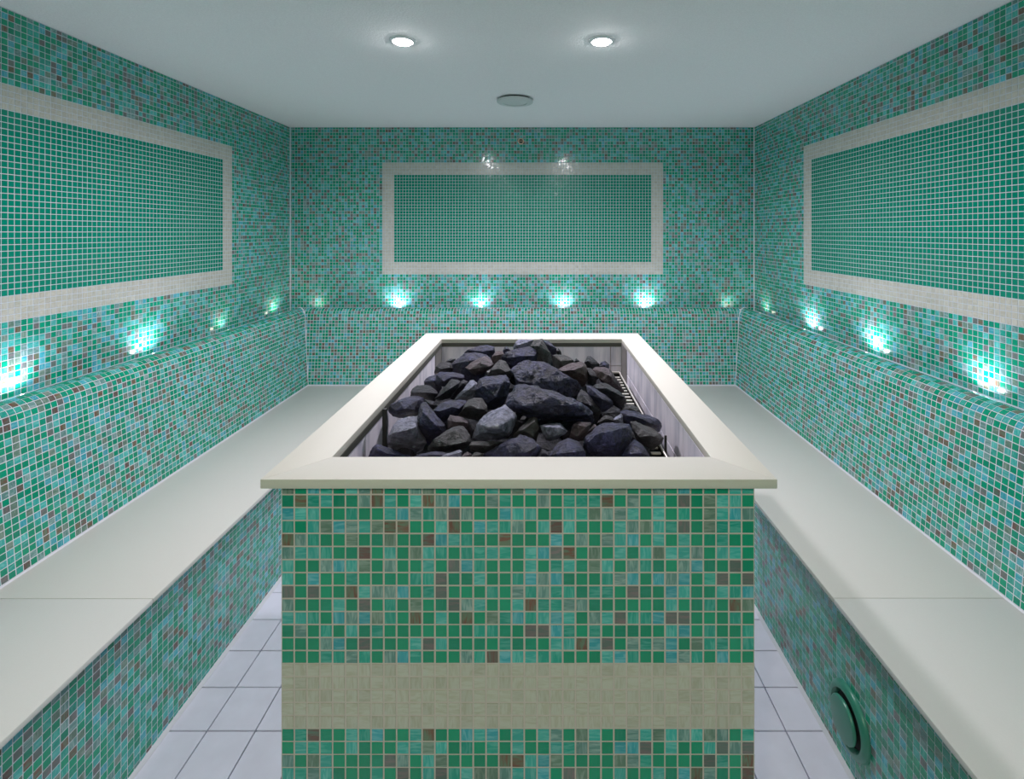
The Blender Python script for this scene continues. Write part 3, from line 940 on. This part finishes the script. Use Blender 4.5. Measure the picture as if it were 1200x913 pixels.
#ROCKS-BEGIN
# ------------------------------------------------------------------ rocks, each a thing of its own
# outline of a rock as seen from the aisle, ridge points (x, y, how far they stand out in cm), tone, label
ROCKS = [
 ([(544,413.5),(547,410),(558.5,408.3),(562,404.7),(572,404),(579.3,406.7),(580.5,412.5),(575,416),(565,414)], [(566,412,1.5),(577,410,1)], 0, 'flat topped dark blue rock at the back left of the heap under the rim', 0.03),
 ([(528.5,427),(537,420),(544,413.5),(557,412.8),(570,415.5),(575,420),(560,431),(548,437.5),(533,436.5),(529,432)], [(553,422,2),(542,431,2)], 0, 'broad blue grey slab below the flat topped rock at the back left', 0.02),
 ([(545,430.7),(555.5,422.7),(569,416.3),(573.5,418.7),(577,423),(579,427),(576.5,431),(566.7,437.5),(558,440.5),(551.5,437.5)], [(574,429,1.6),(558,436.8,1.8),(550,433,1.5),(562,425,1.2)], 3, 'reddish brown rock with a dark underside on the left of the heap', 0.0),
 ([(509,434),(511,429.5),(515.3,425),(522.7,424),(528.7,425.3),(530.5,431),(531,435.5),(520,436),(508.7,438)], [(517,432.5,1.5),(526,431,1.2)], 1, 'small dark rock furthest left at the back below the grey lining strip', 0.0),
 ([(521,425),(524.5,422),(528,420.7),(534,420.5),(534,425),(528,427)], [(528,422.5,0.6)], 1, 'thin dark sliver of rock showing behind the small dark rock at the back left', 0.05),
 ([(496.5,447),(500,443),(506,440),(511.5,438.5),(516,447),(518,455),(514,461.5),(508,459),(503,455),(497,452)], [(508,446,1.5)], 0, 'blue grey rock against the left lining behind the round charcoal rock', 0.03),
 ([(510.3,449),(511.3,439),(515.3,435.8),(524,436),(532,436.3),(538,438),(543.5,439.7),(544.3,443),(540,446),(530,452),(522,453.5),(515.3,452)], [(520,446.5,1.8),(530,441.5,1.5),(541,443,1)], 0, 'knobbly blue grey rock lying across the left of the heap', 0.0),
 ([(514,463.5),(522,452.7),(528.7,444),(536,444.5),(539.3,447),(537.5,454.5),(526.7,467),(516,469.5),(509.5,467)], [(527.3,455.5,1.6),(537,449.5,1.4),(516,463.5,1)], 1, 'long charcoal rock tilted upright on the left with a lit upper edge', -0.01),
 ([(539,447.5),(543.3,444),(548.7,447),(546,452),(540,459),(532,467),(526.7,467.5),(534,458)], [(543,449,0.8)], 1, 'narrow dark rock wedged behind the pale finger shaped rock', 0.03),
 ([(531.5,470),(542.7,457.3),(551,446.2),(555.3,445),(559.3,449.5),(558.3,457),(553.5,466),(548,471),(540,472)], [(549,457,1.2),(556,451,1)], 2, 'pale finger shaped rock standing upright left of the middle', -0.01),
 ([(558,457),(560.7,448.7),(562,443.3),(570,440.5),(582.7,439.8),(593.3,439.3),(596,443),(598,449),(594.5,464),(592,472),(586,478),(578,480.5),(571,480.5),(564,473),(556,467)], [(590,447.5,2.4),(581,465,3.4),(570.5,473.5,2.6),(566,452,1.8)], 0, 'large blue rock with a pale worn edge left of the biggest slab', 0.0),
 ([(569,443),(575,434),(582,424),(585.3,421.3),(592,423.3),(598.7,434),(601,440),(597,444.5),(584,445)], [(586,432,1.5),(593,436,1.6),(578,440,1)], 4, 'grey peaked rock behind the large blue rock with the pale edge', 0.01),
 ([(576.5,417.5),(581,411.7),(589,411.3),(590.5,415),(585,423),(578,431),(573,425)], [(583,416,1)], 3, 'small brown rock between the reddish rock and the dark block at the top', 0.03),
 ([(589,411),(591.3,406.7),(594,405.8),(598,410),(594,414),(590,414)], [(594,408.5,0.5)], 0, 'tiny pointed rock beside the left end of the dark block at the top', 0.04),
 ([(587,419),(592,413),(601,409.8),(610,407.2),(621,405.8),(629.5,406.5),(631.5,408.7),(630.5,416),(627.3,421),(613,422.5),(598,423.5),(593,424.5)], [(612.5,417.2,2),(597,419.5,1.6),(626,417,1.8)], 0, 'long dark blue block near the top of the heap', 0.0),
 ([(601.3,407),(603.3,401.3),(607.5,398),(617,397.8),(625.5,398.2),(623,405),(612.7,408),(602.7,409.5)], [(612.5,403,1),(606,404.3,1.2)], 2, 'pale grey rock on the very top of the heap', 0.04),
 ([(621,405.3),(625.3,399.3),(635.3,397),(638.7,402.7),(644.7,413.3),(647,421),(644.5,424),(640.5,420),(632,409),(626,407.5)], [(631.5,405.5,1.8),(642,419,1.6)], 4, 'brown plank like rock leaning on the top of the heap', -0.02),
 ([(635,398),(643,400),(648,405),(652,408),(652.7,413.3),(648,417),(643,411.5),(638,403.5)], [(645,405,1),(649,411,1)], 0, 'small sparkling blue rock right of the brown leaning rock', 0.03),
 ([(652,411),(654.7,408.2),(657,411),(658,414.5),(653,415.5)], [(655,411,0.5)], 1, 'tiny black stone at the right shoulder of the heap top', 0.05),
 ([(647,416),(652,414.8),(662,416),(668,419),(671.7,422),(673,426.5),(661,430.5),(656,432.5),(648,432)], [(652.5,417.5,1),(657,423,1.8),(662,427,1.6)], 4, 'flat grey rock with a dark front facet behind the biggest slab', 0.01),
 ([(671,425),(673,422),(675.3,419.6),(679,422.8),(678,425.5),(673,427)], [(675.5,422.3,0.5)], 1, 'tiny black stone behind the pinkish flat rock', 0.04),
 ([(651.3,433.5),(660,429.3),(669.3,425.3),(679.3,423.2),(685.3,426),(688.5,432),(688.5,446),(686,453),(680,453),(673,444),(666,443),(660,436)], [(682.5,429.5,2),(672,433.5,2.4),(660.5,435,1.2),(685,440,1.6)], 3, 'pinkish rock with a flat top and dark front right of the biggest slab', 0.0),
 ([(684.7,424.5),(688,417.3),(692,416.8),(697,421),(702.7,426.7),(698,431),(692,433),(686.7,429)], [(689,423,1),(693,427,1.1)], 1, 'pointed dark rock with a pale streak at the back right', 0.03),
 ([(702,429.5),(704,424.7),(709.3,422.8),(714,426.5),(714,431),(704,432)], [(709,427.5,0.8)], 0, 'small blue rock nearest the back right corner of the trough', 0.04),
 ([(693.3,432.7),(697,429.8),(707,429.8),(714,432),(718,438),(724,447),(732,459),(728,461),(717,451.5),(705,448),(699,440)], [(700,434,1),(714,440,1.6),(706,446,1.4),(722,450,1.2)], 3, 'purple brown rock lying against the right rim of the basket', 0.0),
 ([(686.7,431.5),(692.7,431.5),(697,436),(699.5,442),(698.7,449.5),(694.7,452.5),(688.7,449.5)], [(692,440,1.2)], 1, 'upright dark rock between the pinkish and the purple brown rocks', 0.01),
 ([(697,454),(704,448),(710,448.5),(723,456.7),(732.5,463.5),(734.3,471),(731,476.5),(726,480),(718,475),(708,466),(699,458.5)], [(700,455,1.2),(711.3,455,2),(722.7,461,2),(732,466,1.2),(722,471,1.6)], 1, 'long black rock with a grey lit top on the right of the heap', 0.0),
 ([(687.3,451.5),(690.7,451.8),(698.7,457),(710.7,463),(718,470.5),(719.5,476),(711,481),(704.7,484),(698.5,476),(688,461)], [(693,456,1.4),(706,468,2.2),(704,480,1.6),(716,473,1)], 0, 'sparkling blue grey rock right of the biggest slab', -0.005),
 ([(675.3,469.5),(677.3,462.7),(680.7,456.5),(686,459),(690,462),(698.7,475),(704.5,483),(702,490),(696.7,499),(694,493),(695,484),(686,476)], [(682,462,1),(692,475,1.6)], 1, 'dark rock squeezed between the biggest slab and the sparkling rock', 0.02),
 ([(599,434),(607,425),(613,423),(624,422.3),(633,422.5),(641,426),(647,431),(656,435),(669,444),(675.5,446.2),(681,452),(682,457),(678,466),(640,474),(610,462)], [(607,447,2.6),(626,450,3.6),(646,459,4.4),(670,467,3.2),(619,434,1.6)], 0, 'biggest slab of dark slate in the middle of the heap', -0.005,
  ([(605,450.5),(626,451),(648,460),(672,468),(686,475),(696,484),(694,494.5),(677,494.3),(653,492.7),(635,490.7),(613,487.7),(603,484),(595.5,479),(593,472),(595,464)], [(626,455,2.6),(650,466,3.0),(676,475,2.4),(690,487,2.2),(612,476,2.6),(640,485,3.0),(602,466,1.8)], -0.03)),
 ([(455.3,481),(456.5,476),(459,472.5),(467.3,468.5),(480,464.7),(492,463.8),(496.7,466),(497.3,471),(494,483),(490,487),(475.3,489),(468,490.5),(461,488.5),(456,484)], [(467.3,470,1.8),(463.5,481,2),(474,479,2.8),(491,468,1.8),(486,480,2)], 0, 'faceted blue black rock by the upright on the left of the heap', 0.0),
 ([(480.5,464),(481.3,459),(484,455),(488.7,451.8),(497,451),(504.7,451.8),(509,455.5),(514,461.3),(512.7,465),(509,472),(500,471),(489,468)], [(486,460,1.4),(498,460,2.2),(509,461,1.6)], 1, 'rounded charcoal rock above the faceted blue black rock on the left', 0.01),
 ([(497,468),(504,469),(510,471),(513,475.5),(507,481),(500,478)], [(505,474,0.8)], 1, 'small dark rock in the gap left of the middle', 0.02),
 ([(453.5,522),(453.8,515.3),(454.7,511),(459.5,504),(462.5,496.5),(466,493),(478,487.8),(489.3,487.5),(490,497),(493,508),(500,520),(496,528.5),(485,533.5),(470,530.5),(460,529)], [(460.5,507.5,2.8),(468,506,3.8),(477,504,4.2),(487,500,3)], 2, 'chunky rock with a pale grey top and black front at the front left', 0.01),
 ([(493,472.5),(495.3,470.8),(499.5,470.5),(503,476),(512,488),(521.5,499),(523.5,504.5),(520,509),(512,514),(505.3,521),(501,522),(495,518),(488,507),(488,499),(492,488)], [(494.5,482,1.6),(502.5,489.5,2.4),(511,498.5,2.6),(518.5,506,1.8),(500,508,1.4)], 0, 'wedge shaped rock with a bright sloping edge at the front left', -0.01),
 ([(500.5,524.5),(508.7,514.7),(522,505.8),(531.3,501),(538,498.8),(542.7,499.8),(547,504.7),(550.7,510.7),(551.5,517.5),(549,523.5),(537,527.5),(520,530.5),(506.7,530),(501,528)], [(513,523,1.8),(530,521.5,2.6),(545,518,2),(536,504,1.6)], 4, 'dark triangular rock with a thin pale top edge at the front', 0.01),
 ([(506,481),(512,477),(517.3,472),(528.7,468.5),(537,469.5),(546,469.2),(547.5,472),(543.3,477),(539,486),(536,489.5),(525.5,491),(520,495.5),(516,494),(508,486)], [(516,482,2),(530,477,2.6),(538,479,2),(526,487,2)], 0, 'broad blue rock in front of the pale finger shaped rock', 0.01),
 ([(537,487),(543,476.5),(546,472),(549.3,467.8),(555.3,466),(565.3,466.5),(570.5,476),(572.5,485),(561,493),(545,490)], [(545,477,2),(552,475,2.6),(561,479,2.8),(568,480,1.6)], 4, 'grey brown rock with a black hollow under it left of the middle', 0.0),
 ([(525,503),(524.7,492),(527,486),(536,487.7),(542.7,489),(549.5,493.3),(550.5,502),(553,508),(540,510),(528,509)], [(541,493,1.2),(547,496,1.2),(531,494,1)], 3, 'small pinkish rock behind the dark triangular rock', 0.01),
 ([(551,515.5),(557.5,503),(558.5,496),(562,492),(570,486),(576.7,481.2),(583.3,479.8),(592.7,473.8),(597,480),(604.7,485.3),(606,488),(599,491),(600,505),(596,511),(590,514.5),(580,518),(572,520.5),(560,518.5)], [(567,507.5,2.4),(573,500.5,4.4),(583,500,4.8),(595,508.3,2.6),(582,484.5,2)], 2, 'large pale blue grey rock with a black hollow front left of the middle', -0.015),
 ([(549.3,522),(552.7,518),(561.3,517),(572,519),(583,517.5),(590.7,517),(578,526),(567,531),(558,530.5),(551,529)], [(556,521.5,1.2),(572,522.5,1.4)], 4, 'low flat grey stone under the pale blue grey rock at the front', 0.0),
 ([(556,541),(570,530.7),(581.3,524.5),(602,512.5),(610,509.8),(622,512.5),(628,517),(634.3,522.7),(631,530),(626,540),(622,550),(575,550)], [(604,517,1.6),(630,523,1.2),(600,535,2.2),(618,530,2.2)], 0, 'smooth purple blue slab at the front centre below the biggest slab', 0.0),
 ([(626,540),(635,525.8),(640,528),(645,534),(644,545),(630,548)], [(637,531,0.8)], 1, 'small dark stone at the front between the smooth slab and the rounded slate', 0.01),
 ([(601,511),(604,506),(609.3,501),(620,490.5),(625.3,489),(629.5,490),(631,502.7),(630,514),(628,519),(616,518),(605,516)], [(626,494,1.4),(625,511,1.8),(612,504,1.2)], 4, 'grey brown triangular rock just under the biggest slab', 0.005),
 ([(633.5,498.7),(640,497),(656,495.7),(660.7,500.5),(665,505.5),(662,509),(653.5,514.5),(644,517),(639,515.5),(636,507)], [(638,500,1.2),(656.5,501.5,1.2),(654,511,1.4),(643,512,1.4)], 2, 'small pale speckled rock just under the biggest slab', 0.0),
 ([(667,513),(669.3,506.5),(672,497),(677.3,493.8),(684,495),(692.5,494.8),(693,497.3),(688.5,506.7),(685,516.5),(679.3,517.5),(672,516)], [(678,498,1.2),(687,500,1),(677,511,1.4)], 3, 'small purple grey rock standing under the right end of the biggest slab', 0.0),
 ([(640,541),(644,533),(650,523.8),(657.3,517),(665.3,512.8),(676,515.8),(681.5,521),(684.5,528),(687,540),(686,550),(644,550)], [(664,520,1.6),(674,530,2),(652,532,1.6)], 0, 'smooth rounded slate at the front right of centre', 0.0),
 ([(683,520),(686,513),(695.3,506.5),(700,498.5),(706.7,495.8),(714,496),(723.5,497),(738,496.8),(740.5,502.7),(741,514),(736,523),(731,534),(728,548),(695,548),(688,531)], [(690,518,2),(699,508.5,2.6),(716,505,3),(733,501,2),(700,530,3),(722,522,3)], 0, 'big dark block with a lit top facet at the front right', -0.01),
 ([(714.5,497),(717.3,492),(722,488),(728,484.5),(730,488),(730.5,497),(722,500)], [(724,491.5,0.9)], 2, 'small pale stone on top of the big dark block at the front right', 0.01),
 ([(726.5,483),(731.3,479.8),(740,480.5),(753.3,485),(761.3,487.8),(772,492),(775.5,496),(776,501),(772.7,507),(766,505),(750,497.5),(740,494.5),(730,497),(729,488)], [(738,487,1.6),(750,490,2),(762,496,2.2),(772,499,1.4)], 0, 'long dark blue rock against the right lining of the trough', 0.0),
 ([(738.5,494),(744.7,493.8),(752.7,497.8),(767.3,504.5),(773.3,508.5),(778,513.3),(776.3,519.5),(770,523),(764.7,528.5),(756.7,524),(747.3,518),(740,502)], [(748.7,500,1.8),(748.5,512,1.8),(764,511,2.4),(772,514,1.6)], 4, 'grey brown rock below the long dark blue rock on the right', -0.01),
 ([(729,534),(736,522.7),(743.3,515.5),(752.7,520.5),(757,526),(762,535),(762,548),(732,550)], [(744,521,1.4),(752,531,1.6),(738,532,1.2)], 0, 'dark rock at the front right edge beside the big dark block', -0.015),
 ([(430.5,537),(436,524),(441.3,519.8),(446,522.3),(450,522.5),(456,526.5),(465.5,530),(481,535),(476,546),(432,547)], [(442,526,1.2),(455,532,1.4)], 0, 'blue grey rock in the front left corner of the trough', -0.005),
 ([(482,537),(490,532),(500,530.5),(510.7,528.8),(520,529),(531,534),(526,545),(488,546)], [(506,533,1)], 0, 'low blue grey stone at the front left of centre just above the rim', -0.005),
 ([(513,537),(520,533),(528.7,529.8),(538.7,527),(542.3,529.3),(540,537),(536,546),(516,546)], [(534,531.5,0.9)], 2, 'thin pale edged stone at the front beside the low blue grey stone', -0.01),
 ([(541,535),(544,531),(548,529),(553,532.5),(555,541),(543,545)], [(548,533,0.6)], 3, 'small brownish stone at the front just above the rim', -0.005),
 ([(552,535),(555,531),(558.5,529.7),(566,531.5),(568,541),(553,545)], [(560,534,0.6)], 4, 'small grey stone at the front left of the smooth purple blue slab', -0.008),
 ([(700,496),(704,490),(709.3,485.8),(718,488.5),(720,493),(714,499.5),(704,500)], [(710,491,0.9)], 4, 'small grey stone above the lit top of the big dark block', 0.015),
 ([(687,509),(693.3,500.5),(696.7,497),(699,499.5),(695,507),(689,513)], [(694,502,0.5)], 3, 'thin brown stone between the purple grey rock and the big dark block', 0.02),
 ([(727.5,481),(734.7,473),(741,474.3),(748,478),(752,484),(746,489),(734,488)], [(738,478.5,1),(746,482,1)], 4, 'dark grey stone behind the long dark blue rock on the right', 0.015),
]


def heap_depth(px, py):
    d = 1.2
    for _ in range(30):
        x = (px - VX) / F * d
        z = 0.593 - 0.175 * d + 0.055 * min(1.3, ((x + 0.035) / 0.31) ** 2)
        d = 0.6 * d + 0.4 * F * z / (py - VY)
    return d


def at(px, py, d):
    return Vector(((px - VX) / F * d, d, EYE - (py - VY) / F * d))


def hull_mesh(pts, mat, amp, cuts=4):
    bm = bmesh.new()
    for p in pts:
        bm.verts.new(p)
    r = bmesh.ops.convex_hull(bm, input=list(bm.verts))
    junk = list({g for g in r['geom_interior'] + r['geom_unused'] if isinstance(g, bmesh.types.BMVert)})
    if junk:
        bmesh.ops.delete(bm, geom=junk, context='VERTS')
    bmesh.ops.triangulate(bm, faces=bm.faces)
    bm.normal_update()
    # chip the edges a little, then roughen
    bmesh.ops.bevel(bm, geom=list(bm.edges), offset=amp * 0.35, segments=1, affect='EDGES', profile=0.5, clamp_overlap=True)
    bmesh.ops.triangulate(bm, faces=bm.faces)
    bmesh.ops.remove_doubles(bm, verts=bm.verts, dist=amp * 0.05)
    for _ in range(cuts):
        ln = sorted(e.calc_length() for e in bm.edges)
        lim = max(0.0042, amp * 1.6)
        big = [e for e in bm.edges if e.calc_length() > lim]
        if not big:
            break
        bmesh.ops.subdivide_edges(bm, edges=big, cuts=1)
        bmesh.ops.triangulate(bm, faces=bm.faces)
    bm.normal_update()
    from mathutils import noise
    nv = [(v, v.normal.copy()) for v in bm.verts]
    for v, nn in nv:
        k = noise.noise(v.co * 38.0) * 1.1 + noise.noise(v.co * 95.0) * 0.7 + noise.noise(v.co * 210.0) * 0.4
        v.co += nn * (k * amp)
    return bm


def rock_points(outline, ridge, dd):
    n = len(outline)
    cx = sum(p[0] for p in outline) / n
    cy = sum(p[1] for p in outline) / n
    xs = [p[0] for p in outline]; ys = [p[1] for p in outline]
    dc = heap_depth(cx, min(cy, 537)) + dd
    if dc > 1.5:             # the crest of the heap stays over the basket
        dc = 1.5 + (dc - 1.5) * 0.38
    w = (max(xs) - min(xs)) / F * dc
    h = (max(ys) - min(ys)) / F * dc
    size = math.sqrt(w * h)

    def lean(y):            # the top leans away, the foot is undercut
        return (1.0 * (cy - y) if y < cy else 1.3 * (y - cy)) / F * dc

    pts = []
    for x, y in outline:
        pts.append(at(x, y, max(0.913, dc + lean(y))))
    for x, y, l in ridge:
        pts.append(at(x, y, max(0.909, dc + lean(y) - l * 0.016)))
    t = 0.42 * size
    for k, (x, y) in enumerate(outline):
        if k % 2 == 0:
            xx, yy = cx + (x - cx) * 0.72, cy + (y - cy) * 0.72 + 1.0
            pts.append(at(xx, yy, dc + t * random.uniform(0.8, 1.15)))
    if cy < 428:             # rocks of the crest reach down to the ones they lie on
        for x in (min(xs), cx, max(xs)):
            for back in (0.015, 0.07):
                pts.append(at(cx + (x - cx) * 0.55, max(ys) + 17, dc + back))
    amp = max(0.0008, min(0.0038, 0.026 * size))
    return pts, amp, at(cx, cy, dc)


def build_rock(outline, ridge, tone, label, dd, extra=None):
    pts, amp, base = rock_points(outline, ridge, dd)
    bm = hull_mesh(pts, None, amp)
    if extra:
        p2, a2, _ = rock_points(*extra)
        b2 = hull_mesh(p2, None, a2)
        tmp = bpy.data.meshes.new('tmp'); b2.to_mesh(tmp); b2.free()
        bm.from_mesh(tmp); bpy.data.meshes.remove(tmp)
    o = from_bm('rock', bm, ROCKS_M[tone], None, base, 13)
    tag(o, label, 'rock', 'rocks in the trough')
    return o


for r in ROCKS:
    build_rock(*r)

# rocks deeper in the basket, seen only through the gaps of the top layer
fill_mesh = []
for k in range(6):
    pts = []
    for _ in range(16):
        v = Vector((random.gauss(0, 1), random.gauss(0, 1), random.gauss(0, 1))).normalized()
        pts.append(Vector((v.x * 0.058, v.y * 0.055, v.z * 0.042)))
    bm = hull_mesh(pts, None, 0.0018, 2)
    bmesh.ops.recalc_face_normals(bm, faces=bm.faces)
    me = bpy.data.meshes.new('rock'); bm.to_mesh(me); bm.free()
    me.materials.append(ROCKS_M[1])
    fill_mesh.append(me)
for layer, zc in ((1, DECK + 0.085), (1, DECK + 0.15), (2, DECK + 0.205)):
    yv = 0.985
    while yv < 1.70:
        for xv in (-0.285, -0.185, -0.085, 0.015, 0.115, 0.205):
            x = xv + random.uniform(-0.012, 0.012) + (0.0 if layer == 0 else -0.01)
            y = yv + random.uniform(-0.012, 0.012)
            surf = EYE - (0.593 - 0.175 * y + 0.055 * min(1.3, ((x + 0.035) / 0.31) ** 2))
            if zc + (0.075 if layer == 1 else 0.068) > surf or (zc > DECK + 0.1 and (y < 1.18 or y > 1.56 or abs(x + 0.03) > 0.22)) or (layer == 2 and (y > 1.53 or abs(x + 0.03) > 0.15)):
                continue
            o = bpy.data.objects.new('rock', random.choice(fill_mesh)); COL.objects.link(o)
            o.location = (x, y, zc + random.uniform(-0.004, 0.004))
            o.rotation_euler = (random.uniform(-0.3, 0.3), random.uniform(-0.3, 0.3), random.uniform(0, 6.28))
            tag(o, 'dark rock deep in the basket, showing only in the black gaps between the upper rocks', 'rock', 'rocks deep in the basket')
        yv += 0.102
#ROCKS-END

# ------------------------------------------------------------------ green disc valve in the right bench
valve = thing('air_valve', 'round green disc air valve set low in the right bench front', 'vent', (BASE_R, 1.40, EYE - 1.374))
vc = (BASE_R - 0.0012, 1.40, EYE - 1.374)
from_bm('flange', lathe_bm([(0.0875, 0.0), (0.0875, 0.004), (0.085, 0.010), (0.076, 0.0155), (0.069, 0.0155), (0.0630, 0.009), (0.0610, 0.0), (0.0875, 0.0)], vc, (-1, 0, 0), 64), M_VALVE, valve, None, 40)
from_bm('throat', lathe_bm([(0.0606, -0.001), (0.0606, 0.0035), (0.0600, 0.0035), (0.0600, 0.0012), (0, 0.0012), (0, -0.001), (0.0606, -0.001)], vc, (-1, 0, 0), 48), M_VALVE_IN, valve, None, 40)
from_bm('disc', lathe_bm([(0, 0.0285), (0.046, 0.0285), (0.053, 0.027), (0.0555, 0.0235), (0.0555, 0.0195), (0.052, 0.016), (0.03, 0.012), (0.008, 0.008), (0.008, 0.0015), (0, 0.0015)], vc, (-1, 0, 0), 64), M_VALVE, valve, None, 40)

# ------------------------------------------------------------------ ceiling fittings
cv = thing('ceiling_plate', 'round grey vent plate on the white ceiling between the two lamps', 'vent', (-0.151, 2.884, ZC))
from_bm('neck', lathe_bm([(0, 0), (0.088, 0), (0.088, 0.012), (0, 0.012)], (-0.151, 2.884, ZC - 0.0002), (0, 0, -1), 48), M_GAP, cv, None, 40)
from_bm('plate', lathe_bm([(0, 0.010), (0.1035, 0.010), (0.1045, 0.012), (0.1045, 0.018), (0.101, 0.022), (0.074, 0.025), (0.069, 0.025), (0.066, 0.020), (0, 0.020)], (-0.151, 2.884, ZC), (0, 0, -1), 64), M_PLATE, cv, None, 25)


def ceiling_lamp(x, y, watts, col, label):
    t = thing('ceiling_spotlight', label, 'lamp', (x, y, ZC), 'ceiling spotlights')
    from_bm('trim_ring', lathe_bm([(0.052, 0.0), (0.052, 0.004), (0.045, 0.008), (0.038, 0.008), (0.038, 0.0005), (0.052, 0.0)], (x, y, ZC - 0.0003), (0, 0, -1), 40), M_WHITE, t, None, 40)
    from_bm('lens', lathe_bm([(0.037, 0.0005), (0.037, 0.008), (0.03, 0.0135), (0.014, 0.0165), (0, 0.017)], (x, y, ZC), (0, 0, -1), 32), M_LAMP, t, None, 60)
    l = bpy.data.lights.new('lamp_light', 'SPOT')
    l.energy = watts; l.color = col; l.shadow_soft_size = 0.035
    l.spot_size = math.radians(172); l.spot_blend = 0.55
    o = bpy.data.objects.new('lamp_light', l); COL.objects.link(o); o.parent = t
    o.location = (0, 0, -0.03)


CL_LABELS = ['left of the two bright ceiling spotlights in view', 'right of the two bright ceiling spotlights in view',
             'left added fill lamp, unseen on the ceiling behind the viewer', 'right added fill lamp, unseen on the ceiling behind the viewer']
for a, lb in zip(CEIL_LAMPS, CL_LABELS):
    ceiling_lamp(*a, lb)

nz = thing('spray_nozzle', 'small round brass nozzle high on the back wall near the ceiling', 'nozzle', (-0.148, YB, EYE + 0.669))
nc = (-0.148, YB - 0.0022, EYE + 0.669)
from_bm('ring', lathe_bm([(0.0225, 0), (0.0225, 0.005), (0.020, 0.008), (0.0165, 0.008), (0.0155, 0.002), (0.0155, 0)], nc, (0, -1, 0), 32), M_NOZZLE, nz, None, 40)
from_bm('core', lathe_bm([(0.0145, 0), (0.0145, 0.004), (0.010, 0.006), (0, 0.006)], nc, (0, -1, 0), 24), M_GAP, nz, None, 40)
box('crossbar', -0.148 - 0.013, -0.148 + 0.013, nc[1] - 0.0085, nc[1] - 0.0055, nc[2] - 0.002, nc[2] + 0.002, M_NOZZLE, nz)


# ------------------------------------------------------------------ small uplights in the groove behind the backrests
def cove(x, y, to_wall, power, label):
    zb = EYE - 0.60
    t = thing('cove_spotlight', label, 'lamp', (x, y, zb), 'uplights behind the backrests')
    from_bm('housing', lathe_bm([(0, 0), (0.0115, 0), (0.0115, 0.031), (0.0105, 0.0335), (0.0095, 0.0335), (0.0095, 0.030), (0, 0.030)], (x, y, zb + 0.0003), (0, 0, 1), 20), M_WHITE, t, None, 40)
    from_bm('lens', lathe_bm([(0.0093, 0.0305), (0.0093, 0.034), (0.006, 0.0365), (0, 0.0375)], (x, y, zb), (0, 0, 1), 20), M_LED if power > 0.45 else M_LED_DIM, t, None, 60)
    l = bpy.data.lights.new('beam', 'SPOT')
    l.energy = COVE_W * power; l.color = COVE_COL if power > 0.3 else (0.95, 0.95, 0.75); l.shadow_soft_size = 0.008
    l.spot_size = math.radians(165); l.spot_blend = 1.0
    o = bpy.data.objects.new('beam', l); COL.objects.link(o); o.parent = t
    o.location = (0, 0, 0.042)
    d = Vector((to_wall[0] * 0.2, to_wall[1] * 0.2, 1.0)).normalized()
    o.rotation_euler = (-d).to_track_quat('Z', 'Y').to_euler()


M_LED_DIM = mat_emit('dim led lens', (0.9, 0.95, 0.8), 3.0)
for x, p, lb in ((-1.64, 0.12, 'dim uplight at the far left end of the back wall'),
                 (-1.05, 1.0, 'bright uplight on the back wall, first bright one from the left'),
                 (-0.446, 0.62, 'greenish uplight on the back wall left of its middle'),
                 (0.163, 0.70, 'uplight on the back wall just right of its middle'),
                 (0.767, 1.05, 'bright uplight on the back wall below the right end of the pale frame'),
                 (1.37, 0.12, 'dim uplight at the far right end of the back wall')):
    cove(x, YB - 0.05, (0, 1), p, lb)
for y, p, lb in ((3.425, 0.30, 'uplight on the left wall nearest the back corner'),
                 (2.86, 0.18, 'dim uplight on the left wall, second from the back corner'),
                 (2.308, 1.0, 'brightest uplight on the left wall, below its pale frame'),
                 (1.724, 0.9, 'uplight on the left wall at the left border of the picture'),
                 (1.15, 0.55, 'uplight on the left wall, fifth from the back corner'),
                 (0.575, 0.5, 'uplight on the left wall, sixth from the back corner')):
    cove(XL + 0.05, y, (-1, 0), p, lb)
for y, p, lb in ((3.46, 0.22, 'dim uplight on the right wall nearest the back corner'),
                 (2.875, 0.9, 'bright uplight on the right wall, second from the back corner'),
                 (2.327, 1.0, 'bright uplight on the right wall, third from the back corner'),
                 (1.748, 0.75, 'uplight on the right wall nearest the right border of the picture'),
                 (1.17, 0.55, 'uplight on the right wall, fifth from the back corner'),
                 (0.595, 0.5, 'uplight on the right wall, sixth from the back corner')):
    cove(XR - 0.05, y, (1, 0), p, lb)
